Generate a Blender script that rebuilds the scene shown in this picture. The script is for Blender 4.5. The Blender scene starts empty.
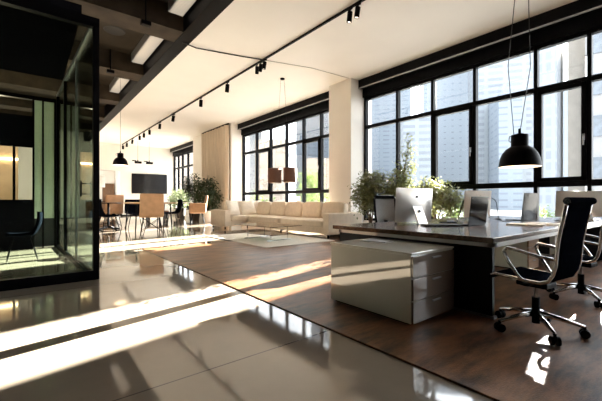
import bpy, bmesh, math, random
from mathutils import Vector, Matrix
random.seed(7)
PI = math.pi
SC = bpy.context.scene
COL = SC.collection

# ------------------------------------------------------------------ materials
def new_mat(name):
    m = bpy.data.materials.new(name); m.use_nodes = True
    nt = m.node_tree; nt.nodes.clear()
    out = nt.nodes.new('ShaderNodeOutputMaterial')
    return m, nt, out

def pbr(name, col, rough=0.5, metal=0.0, spec=0.5, var=0.0, scale=8.0, bump=0.0, bscale=60.0, col2=None, stretch=(1, 1, 1), coat=0.0, emit=None, estr=0.0, sheen=0.0, transm=0.0, detail=4.0, ior=1.5):
    m, nt, out = new_mat(name)
    b = nt.nodes.new('ShaderNodeBsdfPrincipled')
    b.inputs['Base Color'].default_value = (*col, 1)
    b.inputs['Roughness'].default_value = rough
    b.inputs['Metallic'].default_value = metal
    b.inputs['Specular IOR Level'].default_value = spec
    b.inputs['IOR'].default_value = ior
    b.inputs['Coat Weight'].default_value = coat
    b.inputs['Sheen Weight'].default_value = sheen
    b.inputs['Transmission Weight'].default_value = transm
    if emit:
        b.inputs['Emission Color'].default_value = (*emit, 1); b.inputs['Emission Strength'].default_value = estr
    nt.links.new(b.outputs[0], out.inputs[0])
    tc = nt.nodes.new('ShaderNodeTexCoord'); mp = nt.nodes.new('ShaderNodeMapping')
    mp.inputs['Scale'].default_value = stretch
    nt.links.new(tc.outputs['Object'], mp.inputs['Vector'])
    if var > 0 or col2:
        n = nt.nodes.new('ShaderNodeTexNoise'); n.inputs['Scale'].default_value = scale; n.inputs['Detail'].default_value = detail
        nt.links.new(mp.outputs[0], n.inputs['Vector'])
        r = nt.nodes.new('ShaderNodeValToRGB')
        c2 = col2 if col2 else tuple(min(1, c * (1 + var)) for c in col)
        c1 = col if col2 else tuple(c * (1 - var) for c in col)
        r.color_ramp.elements[0].position = 0.35; r.color_ramp.elements[0].color = (*c1, 1)
        r.color_ramp.elements[1].position = 0.65; r.color_ramp.elements[1].color = (*c2, 1)
        nt.links.new(n.outputs['Fac'], r.inputs[0]); nt.links.new(r.outputs[0], b.inputs['Base Color'])
    if bump > 0:
        n2 = nt.nodes.new('ShaderNodeTexNoise'); n2.inputs['Scale'].default_value = bscale; n2.inputs['Detail'].default_value = 3
        nt.links.new(mp.outputs[0], n2.inputs['Vector'])
        bp = nt.nodes.new('ShaderNodeBump'); bp.inputs['Strength'].default_value = bump; bp.inputs['Distance'].default_value = 0.12 / bscale
        nt.links.new(n2.outputs['Fac'], bp.inputs['Height']); nt.links.new(bp.outputs[0], b.inputs['Normal'])
    return m

def glass_mat(name, tint, refl=1.0, rough=0.0, ior=1.45):
    m, nt, out = new_mat(name)
    t = nt.nodes.new('ShaderNodeBsdfTransparent'); t.inputs[0].default_value = (*tint, 1)
    g = nt.nodes.new('ShaderNodeBsdfGlossy'); g.inputs['Roughness'].default_value = rough
    f = nt.nodes.new('ShaderNodeFresnel'); f.inputs['IOR'].default_value = ior
    mu = nt.nodes.new('ShaderNodeMath'); mu.operation = 'MULTIPLY'; mu.inputs[1].default_value = refl
    mx = nt.nodes.new('ShaderNodeMixShader')
    nt.links.new(f.outputs[0], mu.inputs[0]); nt.links.new(mu.outputs[0], mx.inputs[0])
    nt.links.new(t.outputs[0], mx.inputs[1]); nt.links.new(g.outputs[0], mx.inputs[2]); nt.links.new(mx.outputs[0], out.inputs[0])
    return m

def leaf_mat(name, c1, c2, trans):
    m, nt, out = new_mat(name)
    d = nt.nodes.new('ShaderNodeBsdfPrincipled'); d.inputs['Roughness'].default_value = 0.45
    tl = nt.nodes.new('ShaderNodeBsdfTranslucent'); tl.inputs[0].default_value = (*trans, 1)
    tc = nt.nodes.new('ShaderNodeTexCoord'); n = nt.nodes.new('ShaderNodeTexNoise'); n.inputs['Scale'].default_value = 9
    r = nt.nodes.new('ShaderNodeValToRGB'); r.color_ramp.elements[0].position = 0.35; r.color_ramp.elements[1].position = 0.65
    r.color_ramp.elements[0].color = (*c1, 1); r.color_ramp.elements[1].color = (*c2, 1)
    nt.links.new(tc.outputs['Object'], n.inputs['Vector']); nt.links.new(n.outputs['Fac'], r.inputs[0]); nt.links.new(r.outputs[0], d.inputs['Base Color'])
    mx = nt.nodes.new('ShaderNodeMixShader'); mx.inputs[0].default_value = 0.45
    nt.links.new(d.outputs[0], mx.inputs[1]); nt.links.new(tl.outputs[0], mx.inputs[2]); nt.links.new(mx.outputs[0], out.inputs[0])
    return m

def floor_mat():
    m, nt, out = new_mat('polished_floor')
    b = nt.nodes.new('ShaderNodeBsdfPrincipled'); nt.links.new(b.outputs[0], out.inputs[0])
    tc = nt.nodes.new('ShaderNodeTexCoord')
    n = nt.nodes.new('ShaderNodeTexNoise'); n.inputs['Scale'].default_value = 0.9; n.inputs['Detail'].default_value = 8; n.inputs['Roughness'].default_value = 0.6
    nt.links.new(tc.outputs['Object'], n.inputs['Vector'])
    r = nt.nodes.new('ShaderNodeValToRGB')
    r.color_ramp.elements[0].position = 0.3; r.color_ramp.elements[0].color = (0.27, 0.222, 0.172, 1)
    r.color_ramp.elements[1].position = 0.7; r.color_ramp.elements[1].color = (0.34, 0.282, 0.222, 1)
    nt.links.new(n.outputs['Fac'], r.inputs[0])
    br = nt.nodes.new('ShaderNodeTexBrick'); br.offset = 0.0
    br.inputs['Scale'].default_value = 1.0; br.inputs['Brick Width'].default_value = 3.0; br.inputs['Row Height'].default_value = 3.0
    br.inputs['Mortar Size'].default_value = 0.006; br.inputs['Mortar Smooth'].default_value = 0.2
    mp = nt.nodes.new('ShaderNodeMapping'); mp.inputs['Location'].default_value = (1.0, 0.9, 0)
    nt.links.new(tc.outputs['Object'], mp.inputs[0]); nt.links.new(mp.outputs[0], br.inputs['Vector'])
    mx = nt.nodes.new('ShaderNodeMixRGB'); mx.inputs[2].default_value = (0.10, 0.085, 0.07, 1)
    nt.links.new(br.outputs['Fac'], mx.inputs[0]); nt.links.new(r.outputs[0], mx.inputs[1]); nt.links.new(mx.outputs[0], b.inputs['Base Color'])
    b.inputs['Roughness'].default_value = 0.055; b.inputs['Specular IOR Level'].default_value = 0.75
    b.inputs['IOR'].default_value = 1.75
    n2 = nt.nodes.new('ShaderNodeTexNoise'); n2.inputs['Scale'].default_value = 1.3; n2.inputs['Detail'].default_value = 2
    nt.links.new(tc.outputs['Object'], n2.inputs['Vector'])
    bp = nt.nodes.new('ShaderNodeBump'); bp.inputs['Strength'].default_value = 0.05; bp.inputs['Distance'].default_value = 0.03
    nt.links.new(n2.outputs['Fac'], bp.inputs['Height']); nt.links.new(bp.outputs[0], b.inputs['Normal'])
    return m

def rug_mat():
    m, nt, out = new_mat('brown_rug')
    b = nt.nodes.new('ShaderNodeBsdfPrincipled'); nt.links.new(b.outputs[0], out.inputs[0])
    tc = nt.nodes.new('ShaderNodeTexCoord'); mp = nt.nodes.new('ShaderNodeMapping'); mp.inputs['Scale'].default_value = (1, 3.5, 1)
    nt.links.new(tc.outputs['Object'], mp.inputs[0])
    n = nt.nodes.new('ShaderNodeTexNoise'); n.inputs['Scale'].default_value = 1.6; n.inputs['Detail'].default_value = 9; n.inputs['Roughness'].default_value = 0.7
    nt.links.new(mp.outputs[0], n.inputs['Vector'])
    r = nt.nodes.new('ShaderNodeValToRGB')
    r.color_ramp.elements[0].position = 0.38; r.color_ramp.elements[0].color = (0.042, 0.020, 0.010, 1)
    r.color_ramp.elements[1].position = 0.64; r.color_ramp.elements[1].color = (0.30, 0.135, 0.058, 1)
    nt.links.new(n.outputs['Fac'], r.inputs[0]); nt.links.new(r.outputs[0], b.inputs['Base Color'])
    b.inputs['Roughness'].default_value = 0.36; b.inputs['Specular IOR Level'].default_value = 0.5
    n2 = nt.nodes.new('ShaderNodeTexNoise'); n2.inputs['Scale'].default_value = 90
    nt.links.new(tc.outputs['Object'], n2.inputs['Vector'])
    bp = nt.nodes.new('ShaderNodeBump'); bp.inputs['Strength'].default_value = 0.25; bp.inputs['Distance'].default_value = 0.01
    nt.links.new(n2.outputs['Fac'], bp.inputs['Height']); nt.links.new(bp.outputs[0], b.inputs['Normal'])
    return m

def wood_mat(name, c1, c2, rough=0.35, axis=(1, 12, 12), coat=0.0):
    m, nt, out = new_mat(name)
    b = nt.nodes.new('ShaderNodeBsdfPrincipled'); nt.links.new(b.outputs[0], out.inputs[0])
    tc = nt.nodes.new('ShaderNodeTexCoord'); mp = nt.nodes.new('ShaderNodeMapping'); mp.inputs['Scale'].default_value = axis
    nt.links.new(tc.outputs['Object'], mp.inputs[0])
    n = nt.nodes.new('ShaderNodeTexNoise'); n.inputs['Scale'].default_value = 3; n.inputs['Detail'].default_value = 7; n.inputs['Distortion'].default_value = 0.4
    nt.links.new(mp.outputs[0], n.inputs['Vector'])
    r = nt.nodes.new('ShaderNodeValToRGB'); r.color_ramp.elements[0].position = 0.35; r.color_ramp.elements[1].position = 0.65
    r.color_ramp.elements[0].color = (*c1, 1); r.color_ramp.elements[1].color = (*c2, 1)
    nt.links.new(n.outputs['Fac'], r.inputs[0]); nt.links.new(r.outputs[0], b.inputs['Base Color'])
    b.inputs['Roughness'].default_value = rough; b.inputs['Coat Weight'].default_value = coat
    return m

def louvre_mat():
    m, nt, out = new_mat('louvre')
    b = nt.nodes.new('ShaderNodeBsdfPrincipled'); nt.links.new(b.outputs[0], out.inputs[0])
    b.inputs['Base Color'].default_value = (0.36, 0.33, 0.29, 1); b.inputs['Roughness'].default_value = 0.3; b.inputs['Metallic'].default_value = 0.3
    b.inputs['Emission Color'].default_value = (1, 0.88, 0.72, 1)
    tc = nt.nodes.new('ShaderNodeTexCoord'); w = nt.nodes.new('ShaderNodeTexWave'); w.wave_type = 'BANDS'; w.bands_direction = 'Y'
    w.inputs['Scale'].default_value = 6
    nt.links.new(tc.outputs['Object'], w.inputs['Vector'])
    mr = nt.nodes.new('ShaderNodeMapRange'); mr.inputs['To Min'].default_value = 0.02; mr.inputs['To Max'].default_value = 0.12
    nt.links.new(w.outputs['Fac'], mr.inputs[0]); nt.links.new(mr.outputs[0], b.inputs['Emission Strength'])
    return m

def facade_mat(name, wall, win, bw, bh, mort, loc=(0, 0, 0)):
    """wall with a regular grid of windows (brick texture: bricks are windows, mortar is wall)"""
    m, nt, out = new_mat(name)
    b = nt.nodes.new('ShaderNodeBsdfPrincipled'); nt.links.new(b.outputs[0], out.inputs[0])
    tc = nt.nodes.new('ShaderNodeTexCoord')
    sp = nt.nodes.new('ShaderNodeSeparateXYZ'); nt.links.new(tc.outputs['Object'], sp.inputs[0])
    ad = nt.nodes.new('ShaderNodeMath'); nt.links.new(sp.outputs[0], ad.inputs[0]); nt.links.new(sp.outputs[1], ad.inputs[1])
    cb = nt.nodes.new('ShaderNodeCombineXYZ'); nt.links.new(ad.outputs[0], cb.inputs[0]); nt.links.new(sp.outputs[2], cb.inputs[1])
    br = nt.nodes.new('ShaderNodeTexBrick'); br.offset = 0.0; br.inputs['Scale'].default_value = 1
    br.inputs['Brick Width'].default_value = bw; br.inputs['Row Height'].default_value = bh; br.inputs['Mortar Size'].default_value = mort
    br.inputs['Color1'].default_value = (*win, 1); br.inputs['Color2'].default_value = (*[c * 1.25 for c in win], 1); br.inputs['Mortar'].default_value = (*wall, 1)
    nt.links.new(cb.outputs[0], br.inputs['Vector']); nt.links.new(br.outputs['Color'], b.inputs['Base Color'])
    b.inputs['Roughness'].default_value = 0.6
    return m

M = dict(
    floor=floor_mat(), rug=rug_mat(),
    white_rug=pbr('white_rug', (0.80, 0.76, 0.70), 0.95, var=0.06, scale=20, bump=0.4, bscale=150, spec=0.1),
    plaster=pbr('cream_plaster', (0.80, 0.765, 0.71), 0.75, var=0.02, scale=1.5, spec=0.2),
    ceil=pbr('cream_ceiling', (0.84, 0.80, 0.745), 0.55, var=0.015, scale=1.0, spec=0.25),
    concrete=pbr('dark_concrete', (0.028, 0.021, 0.0135), 0.85, var=0.25, scale=2.0, spec=0.2),
    beamc=pbr('beam_concrete', (0.042, 0.030, 0.019), 0.8, var=0.3, scale=3.0, spec=0.2),
    black=pbr('black_metal', (0.003, 0.003, 0.004), 0.42, spec=0.05, var=0.1, scale=30),
    frame=pbr('window_black', (0.0032, 0.0035, 0.005), 0.45, spec=0.08, var=0.1, scale=20),
    silver=pbr('silver_strip', (0.45, 0.45, 0.46), 0.35, metal=0.8, var=0.03),
    blackpanel=pbr('black_panel', (0.006, 0.006, 0.008), 0.95, spec=0.0, var=0.1),
    darkwall=pbr('dark_wall', (0.016, 0.016, 0.017), 0.7, var=0.15, scale=3),
    wglass=glass_mat('window_glass', (0.96, 0.97, 0.97), 0.6),
    rglass=glass_mat('room_glass', (0.80, 0.86, 0.82), 0.7),
    tglass=glass_mat('table_glass', (0.86, 0.93, 0.90), 1.3),
    frost=leaf_mat('frosted_green', (0.62, 0.70, 0.58), (0.70, 0.78, 0.66), (0.72, 0.82, 0.68)),
    walnut=wood_mat('walnut', (0.07, 0.036, 0.022), (0.15, 0.08, 0.046), 0.22, (1, 10, 10), 0.3),
    oak=wood_mat('oak', (0.30, 0.17, 0.085), (0.42, 0.25, 0.13), 0.35, (1, 10, 10)),
    brownwood=wood_mat('brown_wood', (0.12, 0.06, 0.03), (0.19, 0.10, 0.05), 0.4, (10, 10, 1)),
    lacquer=pbr('white_lacquer', (0.80, 0.80, 0.72), 0.012, ior=2.2, var=0.01),
    drawer=pbr('drawer_front', (0.30, 0.25, 0.21), 0.05, ior=1.8, var=0.02, coat=0.0),
    whitemetal=pbr('white_metal', (0.75, 0.73, 0.70), 0.35, var=0.02),
    navy=pbr('dark_laminate', (0.008, 0.009, 0.014), 0.4, spec=0.2, var=0.15, scale=6),
    chrome=pbr('chrome', (0.75, 0.75, 0.76), 0.12, metal=1.0, var=0.02),
    leather=pbr('black_leather', (0.004, 0.005, 0.008), 0.3, spec=0.0, var=0.15, scale=25),
    tan=pbr('tan_leather', (0.46, 0.25, 0.125), 0.5, var=0.12, scale=6, bump=0.1, bscale=120),
    sofa=pbr('cream_fabric', (0.72, 0.615, 0.49), 0.9, var=0.05, scale=9, bump=0.2, bscale=200, sheen=0.2, spec=0.15),
    pillow=pbr('pale_fabric', (0.80, 0.73, 0.63), 0.9, var=0.06, scale=12, bump=0.25, bscale=160, spec=0.15),
    curtain=pbr('linen_curtain', (0.66, 0.57, 0.46), 0.9, var=0.07, scale=3, stretch=(6, 6, 0.4), spec=0.1),
    alu=pbr('aluminium', (0.62, 0.60, 0.58), 0.32, metal=0.75, var=0.02),
    alubright=pbr('bright_aluminium', (0.74, 0.74, 0.75), 0.25, metal=0.6, var=0.02),
    beige=pbr('beige_shell', (0.66, 0.60, 0.52), 0.5, var=0.03),
    screen=pbr('dark_screen', (0.012, 0.012, 0.014), 0.15, spec=0.2, var=0.1),
    laptop=pbr('dark_laptop', (0.008, 0.008, 0.009), 0.12, spec=0.12, var=0.08),
    keys=pbr('keys', (0.03, 0.03, 0.033), 0.45, var=0.3, scale=60, col2=(0.012, 0.012, 0.013)),
    paper=pbr('paper', (0.80, 0.78, 0.74), 0.7, var=0.03),
    shade=pbr('brown_shade', (0.17, 0.075, 0.045), 0.75, var=0.08, scale=25),
    shade_in=pbr('shade_lining', (0.8, 0.72, 0.6), 0.6, var=0.02),
    lampin=pbr('lamp_white', (0.8, 0.72, 0.6), 0.4, var=0.02, emit=(1, 0.8, 0.55), estr=0.5),
    bulb=pbr('bulb', (0.9, 0.85, 0.75), 0.3, var=0.01, emit=(1, 0.82, 0.6), estr=6.0),
    lens=pbr('lens', (0.9, 0.85, 0.75), 0.3, var=0.01, emit=(1, 0.85, 0.65), estr=1.5),
    louvre=louvre_mat(),
    pot=pbr('white_pot', (0.72, 0.70, 0.66), 0.4, var=0.03),
    darkpot=pbr('dark_pot', (0.06, 0.045, 0.035), 0.6, var=0.15, scale=8),
    soil=pbr('soil', (0.03, 0.02, 0.013), 0.95, var=0.3, scale=40),
    bark=pbr('bark', (0.13, 0.085, 0.05), 0.85, var=0.3, scale=30, stretch=(3, 3, 0.6)),
    leaf=leaf_mat('ficus_leaf', (0.19, 0.21, 0.09), (0.40, 0.42, 0.20), (0.15, 0.16, 0.06)),
    leafdark=leaf_mat('dark_leaf', (0.012, 0.024, 0.010), (0.03, 0.055, 0.02), (0.035, 0.055, 0.015)),
    leafgrey=leaf_mat('grey_leaf', (0.08, 0.11, 0.06), (0.17, 0.21, 0.12), (0.15, 0.18, 0.09)),
    leafout=leaf_mat('street_leaf', (0.05, 0.10, 0.02), (0.11, 0.19, 0.04), (0.12, 0.18, 0.03)),
    street=pbr('street', (0.32, 0.31, 0.30), 0.9, var=0.1, scale=0.3),
    cable=pbr('cable', (0.02, 0.02, 0.02), 0.5, var=0.1),
    seam=pbr('ceiling_seam', (0.35, 0.32, 0.28), 0.6, var=0.1),
    speaker=pbr('speaker_grille', (0.012, 0.011, 0.010), 0.7, var=0.3, scale=80),
    caramel=pbr('caramel_panel', (0.50, 0.33, 0.19), 0.5, var=0.12, scale=2, emit=(1, 0.68, 0.38), estr=0.0),
    warm=pbr('warm_strip', (0.9, 0.8, 0.6), 0.4, var=0.01, emit=(1, 0.72, 0.42), estr=5.0),
    f_blue=facade_mat('facade_blue', (0.107, 0.129, 0.154), (0.069, 0.083, 0.108), 9.0, 4.2, 1.6),
    f_pale=facade_mat('facade_pale', (0.126, 0.143, 0.159), (0.085, 0.096, 0.115), 12.0, 4.5, 1.2),
    f_grid=facade_mat('facade_grid', (0.129, 0.150, 0.176), (0.075, 0.087, 0.110), 6.0, 5.0, 2.2),
    f_tower=facade_mat('facade_tower', (0.122, 0.137, 0.156), (0.090, 0.102, 0.125), 1.2, 1.8, 0.25),
    f_beige=pbr('stone_beige', (0.22, 0.20, 0.175), 0.8, var=0.08, scale=0.6),
    f_grey=pbr('stone_grey', (0.20, 0.20, 0.205), 0.8, var=0.08, scale=0.6),
    f_tan=facade_mat('facade_tan', (0.396, 0.324, 0.259), (0.281, 0.228, 0.181), 8.0, 6.0, 2.5),
    bwin=pbr('far_window', (0.08, 0.095, 0.115), 0.2, var=0.2, scale=1),
)

# ------------------------------------------------------------------ mesh builder
class MB:
    def __init__(s): s.v = []; s.f = []; s.mi = []
    def add(s, vs, fs, mi=0):
        o = len(s.v); s.v += [tuple(v) for v in vs]; s.f += [tuple(i + o for i in f) for f in fs]; s.mi += [mi] * len(fs); return s
    def box(s, x0, x1, y0, y1, z0, z1, mi=0, mat=None):
        v = [(x0, y0, z0), (x1, y0, z0), (x1, y1, z0), (x0, y1, z0), (x0, y0, z1), (x1, y0, z1), (x1, y1, z1), (x0, y1, z1)]
        if mat is not None: v = [mat @ Vector(p) for p in v]
        return s.add(v, [(0, 3, 2, 1), (4, 5, 6, 7), (0, 1, 5, 4), (1, 2, 6, 5), (2, 3, 7, 6), (3, 0, 4, 7)], mi)
    def bar(s, p0, p1, w, h, up=(0, 0, 1), mi=0):
        p0 = Vector(p0); p1 = Vector(p1); d = (p1 - p0); L = d.length; d.normalize()
        u = Vector(up); sd = d.cross(u)
        if sd.length < 1e-5: sd = d.cross(Vector((0, 1, 0)))
        sd.normalize(); u = sd.cross(d)
        vs = []
        for p in (p0, p1):
            for a, b in ((-1, -1), (1, -1), (1, 1), (-1, 1)): vs.append(p + sd * (a * w / 2) + u * (b * h / 2))
        return s.add(vs, [(0, 1, 2, 3), (7, 6, 5, 4), (0, 4, 5, 1), (1, 5, 6, 2), (2, 6, 7, 3), (3, 7, 4, 0)], mi)
    def tube(s, pts, r, n=8, mi=0, caps=True):
        pts = [Vector(p) for p in pts]; rs = r if isinstance(r, (list, tuple)) else [r] * len(pts)
        vs = []; fs = []; prev = None
        for i, p in enumerate(pts):
            d = (pts[min(i + 1, len(pts) - 1)] - pts[max(i - 1, 0)])
            if d.length < 1e-9: d = Vector((0, 0, 1))
            d.normalize()
            if prev is None:
                a = Vector((0, 0, 1)) if abs(d.z) < 0.9 else Vector((1, 0, 0))
                x = d.cross(a).normalized()
            else:
                x = (prev - d * prev.dot(d))
                x = x.normalized() if x.length > 1e-6 else d.orthogonal().normalized()
            prev = x; y = d.cross(x)
            for k in range(n):
                t = 2 * PI * k / n; vs.append(p + (x * math.cos(t) + y * math.sin(t)) * rs[i])
        for i in range(len(pts) - 1):
            for k in range(n):
                a = i * n + k; b = i * n + (k + 1) % n
                fs.append((a, b, b + n, a + n))
        if caps:
            fs.append(tuple(range(n - 1, -1, -1))); fs.append(tuple((len(pts) - 1) * n + k for k in range(n)))
        return s.add(vs, fs, mi)
    def lathe(s, prof, n=24, c=(0, 0, 0), mi=0):
        vs = []; fs = []
        for r, z in prof:
            for k in range(n):
                t = 2 * PI * k / n; vs.append((c[0] + r * math.cos(t), c[1] + r * math.sin(t), c[2] + z))
        for i in range(len(prof) - 1):
            for k in range(n):
                a = i * n + k; b = i * n + (k + 1) % n
                fs.append((a, b, b + n, a + n))
        return s.add(vs, fs, mi)
    def grid(s, P, nu, nv, mi=0):
        vs = [P(i / nu, j / nv) for j in range(nv + 1) for i in range(nu + 1)]
        fs = [(j * (nu + 1) + i, j * (nu + 1) + i + 1, (j + 1) * (nu + 1) + i + 1, (j + 1) * (nu + 1) + i) for j in range(nv) for i in range(nu)]
        return s.add(vs, fs, mi)
    def sheet(s, P, N, nu, nv, th, mi=0):
        """closed slab: surface P(u,v), thickness th along N(u,v)"""
        W = nu + 1
        top = [Vector(P(i / nu, j / nv)) for j in range(nv + 1) for i in range(W)]
        nr = [Vector(N(i / nu, j / nv)) for j in range(nv + 1) for i in range(W)]
        bot = [p - n * th for p, n in zip(top, nr)]; K = len(top); fs = []
        for j in range(nv):
            for i in range(nu):
                a = j * W + i; b = a + 1; c = a + 1 + W; d = a + W
                fs += [(a, b, c, d), (K + d, K + c, K + b, K + a)]
        for i in range(nu):
            fs += [(i + 1, i, K + i, K + i + 1)]; a = nv * W + i; fs += [(a, a + 1, K + a + 1, K + a)]
        for j in range(nv):
            a = j * W; fs += [(a, a + W, K + a + W, K + a)]; a = j * W + nu; fs += [(a + W, a, K + a, K + a + W)]
        return s.add(top + bot, fs, mi)
    def cushion(s, c, size, k=7.0, n=8, crown=0.0, mi=0, rot=None):
        """rounded soft block"""
        vs = []; fs = []; idx = {}
        def vert(p):
            key = tuple(round(x, 5) for x in p)
            if key in idx: return idx[key]
            m = max(abs(x) for x in p); q = sum(abs(x) ** k for x in p) ** (1 / k)
            w = [x * m / q for x in p]
            w[2] += crown * (1 - p[0] ** 2) * (1 - p[1] ** 2) * (1 if p[2] > 0 else -1)
            v = Vector((w[0] * size[0] / 2, w[1] * size[1] / 2, w[2] * size[2] / 2))
            if rot is not None: v = rot @ v
            vs.append(v + Vector(c)); idx[key] = len(vs) - 1; return idx[key]
        def ed(t): return math.copysign(1 - (1 - abs(t)) ** 1.6, t)
        for ax in range(3):
            for sg in (-1, 1):
                for i in range(n):
                    for j in range(n):
                        q = []
                        for a, b in ((i, j), (i + 1, j), (i + 1, j + 1), (i, j + 1)):
                            uu = ed(-1 + 2 * a / n); vv = ed(-1 + 2 * b / n); p = [0, 0, 0]
                            p[ax] = sg; p[(ax + 1) % 3] = uu; p[(ax + 2) % 3] = vv; q.append(vert(p))
                        fs.append(tuple(q if sg > 0 else q[::-1]))
        return s.add(vs, fs, mi)
    def build(s, name, mats, parent=None, smooth=False, bevel=0.0, seg=2, sub=0):
        me = bpy.data.meshes.new(name); me.from_pydata(s.v, [], s.f); 
        for m in (mats if isinstance(mats, (list, tuple)) else [mats]): me.materials.append(m)
        for p, mi in zip(me.polygons, s.mi): p.material_index = mi; p.use_smooth = smooth
        me.update()
        bm = bmesh.new(); bm.from_mesh(me); bmesh.ops.recalc_face_normals(bm, faces=bm.faces); bm.to_mesh(me); bm.free()
        o = bpy.data.objects.new(name, me); COL.objects.link(o)
        if parent is not None: o.parent = parent
        if bevel > 0:
            b = o.modifiers.new('Bevel', 'BEVEL'); b.width = bevel; b.segments = seg; b.limit_method = 'ANGLE'; b.angle_limit = 0.7
        if sub > 0:
            b = o.modifiers.new('Sub', 'SUBSURF'); b.levels = sub; b.render_levels = sub
        return o

def tag(o, label=None, cat=None, group=None, kind=None):
    if label: o['label'] = label
    if cat: o['category'] = cat
    if group: o['group'] = group
    if kind: o['kind'] = kind
    return o

def thing(name, label, cat, loc=(0, 0, 0), rz=0.0, group=None):
    o = bpy.data.objects.new(name, None); COL.objects.link(o); o.location = loc; o.rotation_euler = (0, 0, rz)
    o.empty_display_size = 0.1
    return tag(o, label, cat, group)

def dup(root, loc, rz, label=None, group=None, scale=None):
    r = root.copy(); COL.objects.link(r); r.location = loc; r.rotation_euler = (0, 0, rz)
    if label: r['label'] = label
    if group: r['group'] = group
    if scale: r.scale = (scale,) * 3
    for ch in list(root.children):
        c = ch.copy(); COL.objects.link(c); c.parent = r
        for g in list(ch.children):
            d = g.copy(); COL.objects.link(d); d.parent = c
    return r

def struct(o): o['kind'] = 'structure'; return o
def bx(*a, **k): return MB().box(*a, **k)

# ------------------------------------------------------------------ room shell
CZ = 5.0        # cream ceiling
WX = 8.65       # window plane
FY = 26.3       # far wall
EX0, EX1 = 2.79, 3.11    # edge beam between the open ceiling and the cream ceiling
struct(bx(-7, 9.0, -5, 30, -0.25, 0).build('floor', M['floor']))
struct(bx(EX1, 9.0, -5, FY + 0.2, CZ, CZ + 0.35).build('ceiling', M['ceil']))
struct(bx(-7, EX1, -5, 30, 5.55, 5.75).build('ceiling_open', M['concrete']))
struct(bx(EX0, EX1 + 0.002, -5, FY, CZ - 0.01, 5.55).build('trim_1', M['black']))
n = 2
for y0, y1 in ((0.9, 1.5), (4.35, 4.95), (7.85, 8.5), (11.35, 12.05), (14.95, 15.6), (18.4, 19.05), (21.9, 22.5)):
    struct(bx(-7, EX0, y0, y1, CZ, 5.55).build('trim_%d' % n, M['beamc'])); n += 1
struct(bx(-7.2, -7, -5, 30, 0, 5.75).build('wall_left', M['darkwall']))
struct(bx(-7, 2.6, -5.2, -5, 0, 5.75).build('wall_front', M['darkwall']))
struct(bx(2.6, 9.0, -5.2, -5, 0, 5.75).build('wall_front_right', M['plaster']))
# far wall with the opening to the kitchen nook at its left
wb = MB(); wb.box(4.93, 9.0, FY, FY + 0.2, 0, CZ); wb.box(-7, 4.93, FY, FY + 0.2, 3.2, 5.55)
wb.box(-7, 2.9, FY, FY + 0.2, 0, 3.2)
struct(wb.build('wall_back', M['plaster']))
nk = MB(); nk.box(2.5, 5.4, 29.6, 29.8, 0, 3.4); nk.box(5.2, 5.4, FY + 0.2, 29.6, 0, 3.4); nk.box(2.5, 5.4, FY + 0.2, 29.8, 3.4, 3.5)
struct(nk.build('wall_nook', M['plaster']))
# piers and sill of the window wall
struct(bx(7.98, 9.0, 7.44, 8.45, 0, CZ).build('trim_20', M['plaster'], bevel=0.01))
struct(bx(7.98, 9.0, 15.6, 20.75, 0, CZ).build('trim_21', M['plaster'], bevel=0.01))
sl = MB(); sl.box(8.55, 9.0, -5, 7.44, 0, 0.45); sl.box(8.55, 9.0, 8.45, 15.6, 0, 0.45); sl.box(8.55, 9.0, 20.75, FY, 0, 0.45)
sl.box(8.62, 9.0, -5, FY, 4.9, 5.35)
struct(sl.build('wall_right', M['plaster']))
struct(bx(4.95, 8.0, FY - 0.02, FY, 0, 0.1).build('baseboard_back', M['frame']))

def window(name, ys, opening, y_lo, y_hi):
    """black steel window: outer frame, mullions, rails, one glass mesh, opening sashes with handles"""
    root = bpy.data.objects.new(name, None); COL.objects.link(root); root.location = (WX, 0, 0); struct(root)
    f = MB(); w = 0.075
    for y in ys: f.box(-0.05, 0.09, y - w / 2, y + w / 2, 0.45, 4.5)
    for z, h in ((0.49, 0.08), (1.45, 0.13), (3.5, 0.11), (4.44, 0.12)): f.box(-0.045, 0.085, y_lo, y_hi, z - h / 2, z + h / 2)
    f.build('window_frame', M['frame'], root, bevel=0.006)
    MB().box(0.02, 0.03, y_lo + 0.02, y_hi - 0.02, 0.47, 4.46).build('glass', M['wglass'], root)
    b = MB(); b.box(-0.32, 0.1, y_lo, y_hi, 4.74, 4.998); b.box(-0.12, 0.1, y_lo, y_hi, 4.46, 4.74)
    b.build('blind_box', M['frame'], root, bevel=0.006)
    MB().box(-0.335, -0.30, y_lo, y_hi, 4.705, 4.735).build('silver_strip', M['silver'], root)
    for (a, c) in opening:
        s = MB(); t = 0.085
        s.box(-0.075, 0.05, a + w / 2, a + w / 2 + t, 1.5, 3.46); s.box(-0.075, 0.05, c - w / 2 - t, c - w / 2, 1.5, 3.46)
        s.box(-0.075, 0.05, a + w / 2, c - w / 2, 1.5, 1.5 + t); s.box(-0.075, 0.05, a + w / 2, c - w / 2, 3.46 - t, 3.46)
        so = s.build('sash', M['frame'], root, bevel=0.006)
        h = MB(); yy = a + w / 2 + t / 2; h.box(-0.095, -0.075, yy - 0.02, yy + 0.02, 2.3, 2.42); h.tube([(-0.11, yy, 2.37), (-0.11, yy, 2.2)], 0.012)
        h.build('sash_handle', M['silver'], so)
    return root
yr = [7.40, 6.16, 5.02, 3.89, 2.59, 1.68, 0.5, -0.7, -1.9, -3.1, -4.3]
window('window_1', yr, [(3.89, 5.02), (1.68, 2.59)], -5, 7.44)
window('window_2', [15.56, 14.27, 13.04, 11.81, 10.64, 9.58, 8.49], [(9.58, 10.64), (13.04, 14.27)], 8.45, 15.6)
window('window_3', [26.25, 25.4, 24.5, 23.42, 22.22, 20.8], [], 20.75, FY)

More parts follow.
